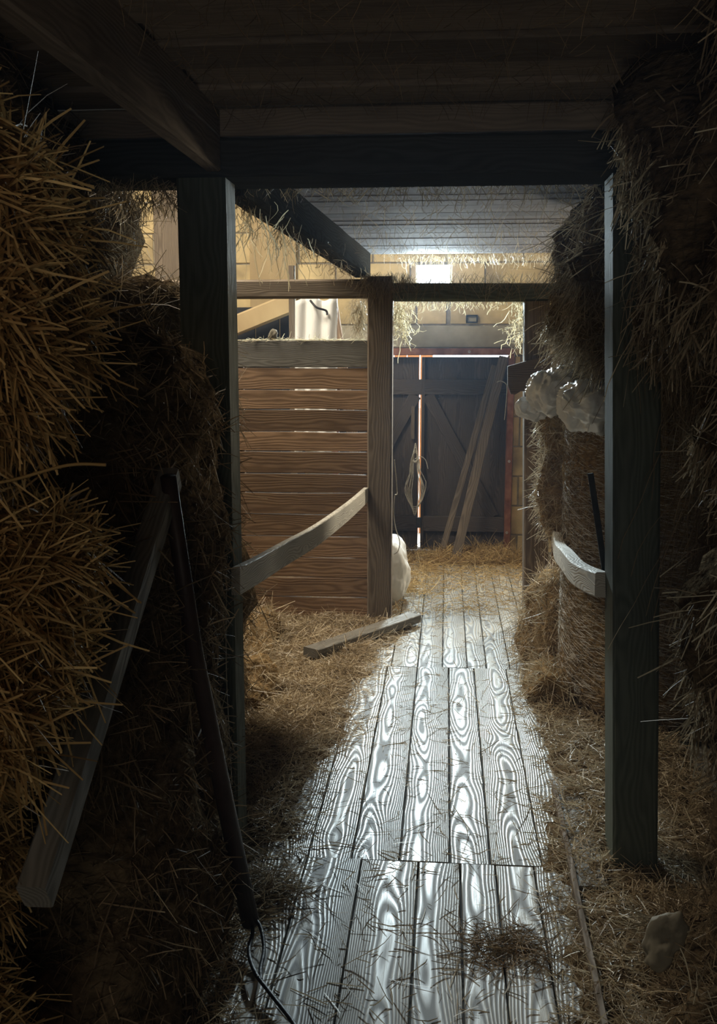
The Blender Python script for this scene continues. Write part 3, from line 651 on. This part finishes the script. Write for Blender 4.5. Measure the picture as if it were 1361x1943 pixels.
# heap at the right of the door
furry('hay_heap', [lump((.25, 7.9, .0), (.75, .45, .13), k=2.5, amp=.04, f=6, sub=4, seed=71)], 3500, 'bale', 'straw', 'low golden straw heap at the foot of the leaning planks', 'straw', kind='stuff', out=.6, L=(.05, .13), W=(.002, .0035))

# ================================================================ HANGING STRANDS
def hanging(name, P, L, W, mat, label, curl=0.0, spread=.35, seg=4, bend=.25):
    n = len(P); D = rng.normal(size=(n, 3))*spread; D[:, 2] = -1
    o = strands(name, P, D, L, W, mat, bend=bend, seg=seg, curl=curl); tag(o, label, 'straw', kind='stuff'); return o
def U(a, b, n): return rng.uniform(a, b, n)
n = 1500; yy = U(3.4, 7.55, n); P = np.stack([U(-.55, 1.2, n), yy, np.full(n, 2.338)], 1)
hanging('hanging_straw', P, U(.02, .12, n), U(.0012, .0024, n), 'hay', 'wisps of straw hanging from the ceiling boards of the back bay', spread=.8)
n = 1200; P = np.stack([U(-.66, 1.0, n), U(1.9, 3.0, n), np.full(n, 2.34)], 1)
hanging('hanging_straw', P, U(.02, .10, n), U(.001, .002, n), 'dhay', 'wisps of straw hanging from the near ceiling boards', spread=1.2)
n = 500; P = np.stack([U(-1.0, .7, n), U(3.26, 3.30, n), U(2.15, 2.17, n)], 1)
hanging('hanging_straw', P, U(.01, .07, n), U(.0012, .0022, n), 'hay', 'wisps of straw along the lower edge of the main beam', spread=.7)
n = 330; t = rng.random(n); P = np.stack([-.72+.20*t+rng.normal(size=n)*.035, 3.35+2.6*t, 2.16-.07*t+rng.normal(size=n)*.03], 1)
hanging('hanging_straw', P, U(.03, .10, n), U(.002, .004, n), 'litter', 'straw fringe hanging from the slanting left beam', spread=1.0, curl=.35, seg=5)
n = 110; t = rng.random(n)**1.5; P = np.stack([-.70+.05*t+rng.normal(size=n)*.05, 3.45+.9*t, 2.12+rng.normal(size=n)*.03], 1)
hanging('hanging_straw', P, U(.06, .24, n), U(.002, .004, n), 'web', 'pale straw tuft hanging beside the left front post top', spread=.4, curl=.25, seg=6)
n = 1500; P = np.stack([np.concatenate([U(-.50, -.22, n//2), U(-.22, .70, n-n//2)]), U(5.86, 6.06, n), U(2.03, 2.10, n)], 1)
hanging('hanging_straw', P, U(.03, .16, n), U(.0014, .0028, n), 'hay', 'straw draped over the middle post top and doorway rail', spread=.5)
n = 500; P = np.stack([U(-.35, .75, n), U(7.3, 7.62, n), U(2.30, 2.345, n)], 1)
hanging('hanging_straw', P, U(.03, .11, n), U(.002, .0035, n), 'litter', 'bright straw fringe hanging beside the small window', curl=.45, seg=6)
n = 300; P = np.concatenate([np.stack([-.30+np.abs(rng.normal(size=n//2))*.035, U(6.02, 6.2, n//2), U(1.75, 1.94, n//2)], 1), np.stack([.475-np.abs(rng.normal(size=n-n//2))*.045, U(6.02, 6.2, n-n//2), U(1.72, 1.94, n-n//2)], 1)])
hanging('hanging_straw', P, U(.08, .22, n), U(.003, .0055, n), 'web', 'curly pale straw tangles in both upper corners of the doorway', curl=.8, seg=7)
n = 260; P = np.stack([U(-.31, .48, n), U(6.02, 6.08, n), U(1.92, 1.95, n)], 1)
hanging('hanging_straw', P, U(.02, .09, n), U(.0025, .0045, n), 'web', 'short pale wisps along the doorway rail underside', curl=.6, seg=5)
n = 300; P = np.stack([-.49-np.abs(rng.normal(size=n))*.04, U(6.0, 6.1, n), U(1.78, 1.95, n)], 1)
hanging('hanging_straw', P, U(.04, .14, n), U(.0016, .003, n), 'litter', 'straw tangle left of the middle post under its rail', curl=.45, seg=6)
n = 700; P = np.stack([U(.58, .95, n), U(3.25, 5.2, n), U(1.5, 1.9, n)], 1)
hanging('hanging_straw', P, U(.15, .5, n), U(.0014, .0028, n), 'hay', 'long strands hanging in front of the round bale', spread=.15, curl=.12, seg=8)
n = 260; P = np.stack([U(.68, .80, n), U(2.55, 3.0, n), U(1.3, 1.75, n)], 1)
hanging('hanging_straw', P, U(.2, .7, n), U(.0016, .003, n), 'hay', 'long strands hanging right of the right front post', spread=.12, curl=.12, seg=8)
n = 350; P = np.stack([U(.50, .74, n), U(2.6, 2.98, n), U(1.75, 2.05, n)], 1)
hanging('hanging_straw', P, U(.08, .32, n), U(.0014, .003, n), 'hay', 'straw hanging over the top of the right front post', spread=.2, curl=.15, seg=6)
n = 500; P = np.stack([U(-1.08, -.82, n), U(3.0, 3.35, n), U(2.10, 2.17, n)], 1)
hanging('hanging_straw', P, U(.02, .10, n), U(.0014, .0026, n), 'litter', 'straw wisps in the gap left of the left front post', spread=.7)
n = 600; P = np.stack([U(-2.0, -.5, n), U(5.95, 6.0, n), np.full(n, 1.712)], 1)
tag(strands('fence_top_straw', P, rng.normal(size=(n, 3))*[1, .2, .15], U(.02, .06, n), U(.0015, .003, n), 'web', bend=.3), 'dusty straw lying along the fence top board', 'straw', kind='stuff')
# single long stalks
tag(tube('long_stalk', smoothpts([(-.62, 1.22, 1.475), (-.55, 1.22, 1.487), (-.475, 1.22, 1.507), (-.425, 1.22, 1.508)]), .0022, MAT['straw'], seg=6), 'single long straw stalk sticking out between the two left bales', 'straw')

# dusty air in the barn (needs the shell above)
m, nt, b = new_mat('dusty_air'); nt.nodes.remove(b)
vsn = nt.nodes.new('ShaderNodeVolumeScatter'); vsn.inputs['Color'].default_value = (.45, .68, 1.0, 1); vsn.inputs['Density'].default_value = HAZE; vsn.inputs['Anisotropy'].default_value = .55
nt.links.new(vsn.outputs[0], nt.nodes['Material Output'].inputs['Volume'])
MAT['haze'] = m
tag(box('dusty_air', (-3.98, -1.95, .001), (2.28, 8.3, 4.15), 'haze', bev=0), 'thin dusty haze hanging in the whole passage', 'haze', kind='stuff')

# groups of repeats
GROUPS = {'timber_post': 'timber posts along the passage', 'cross_rail': 'rails across the rear posts', 'bent_board': 'bowed boards along both sides', 'leaning_plank': 'planks leaning at the barn door',
          'hay_pile': 'hay piled along both sides', 'hay_heap': 'loose heaps on the floor', 'hanging_straw': 'straw hanging from timbers', 'floor_straw': 'straw strewn on the floor',
          'plastic_film': 'white plastic film on the round bale', 'side_beam': 'lengthwise beams on the left', 'straw_tuft': 'straw tufts on the boards', 'loose_board': 'loose boards on the floor'}
for o in S.objects:
    k = o.name.split('.')[0]
    if o.parent is None and k in GROUPS and o.get('category') and not o.get('group'): o['group'] = GROUPS[k]
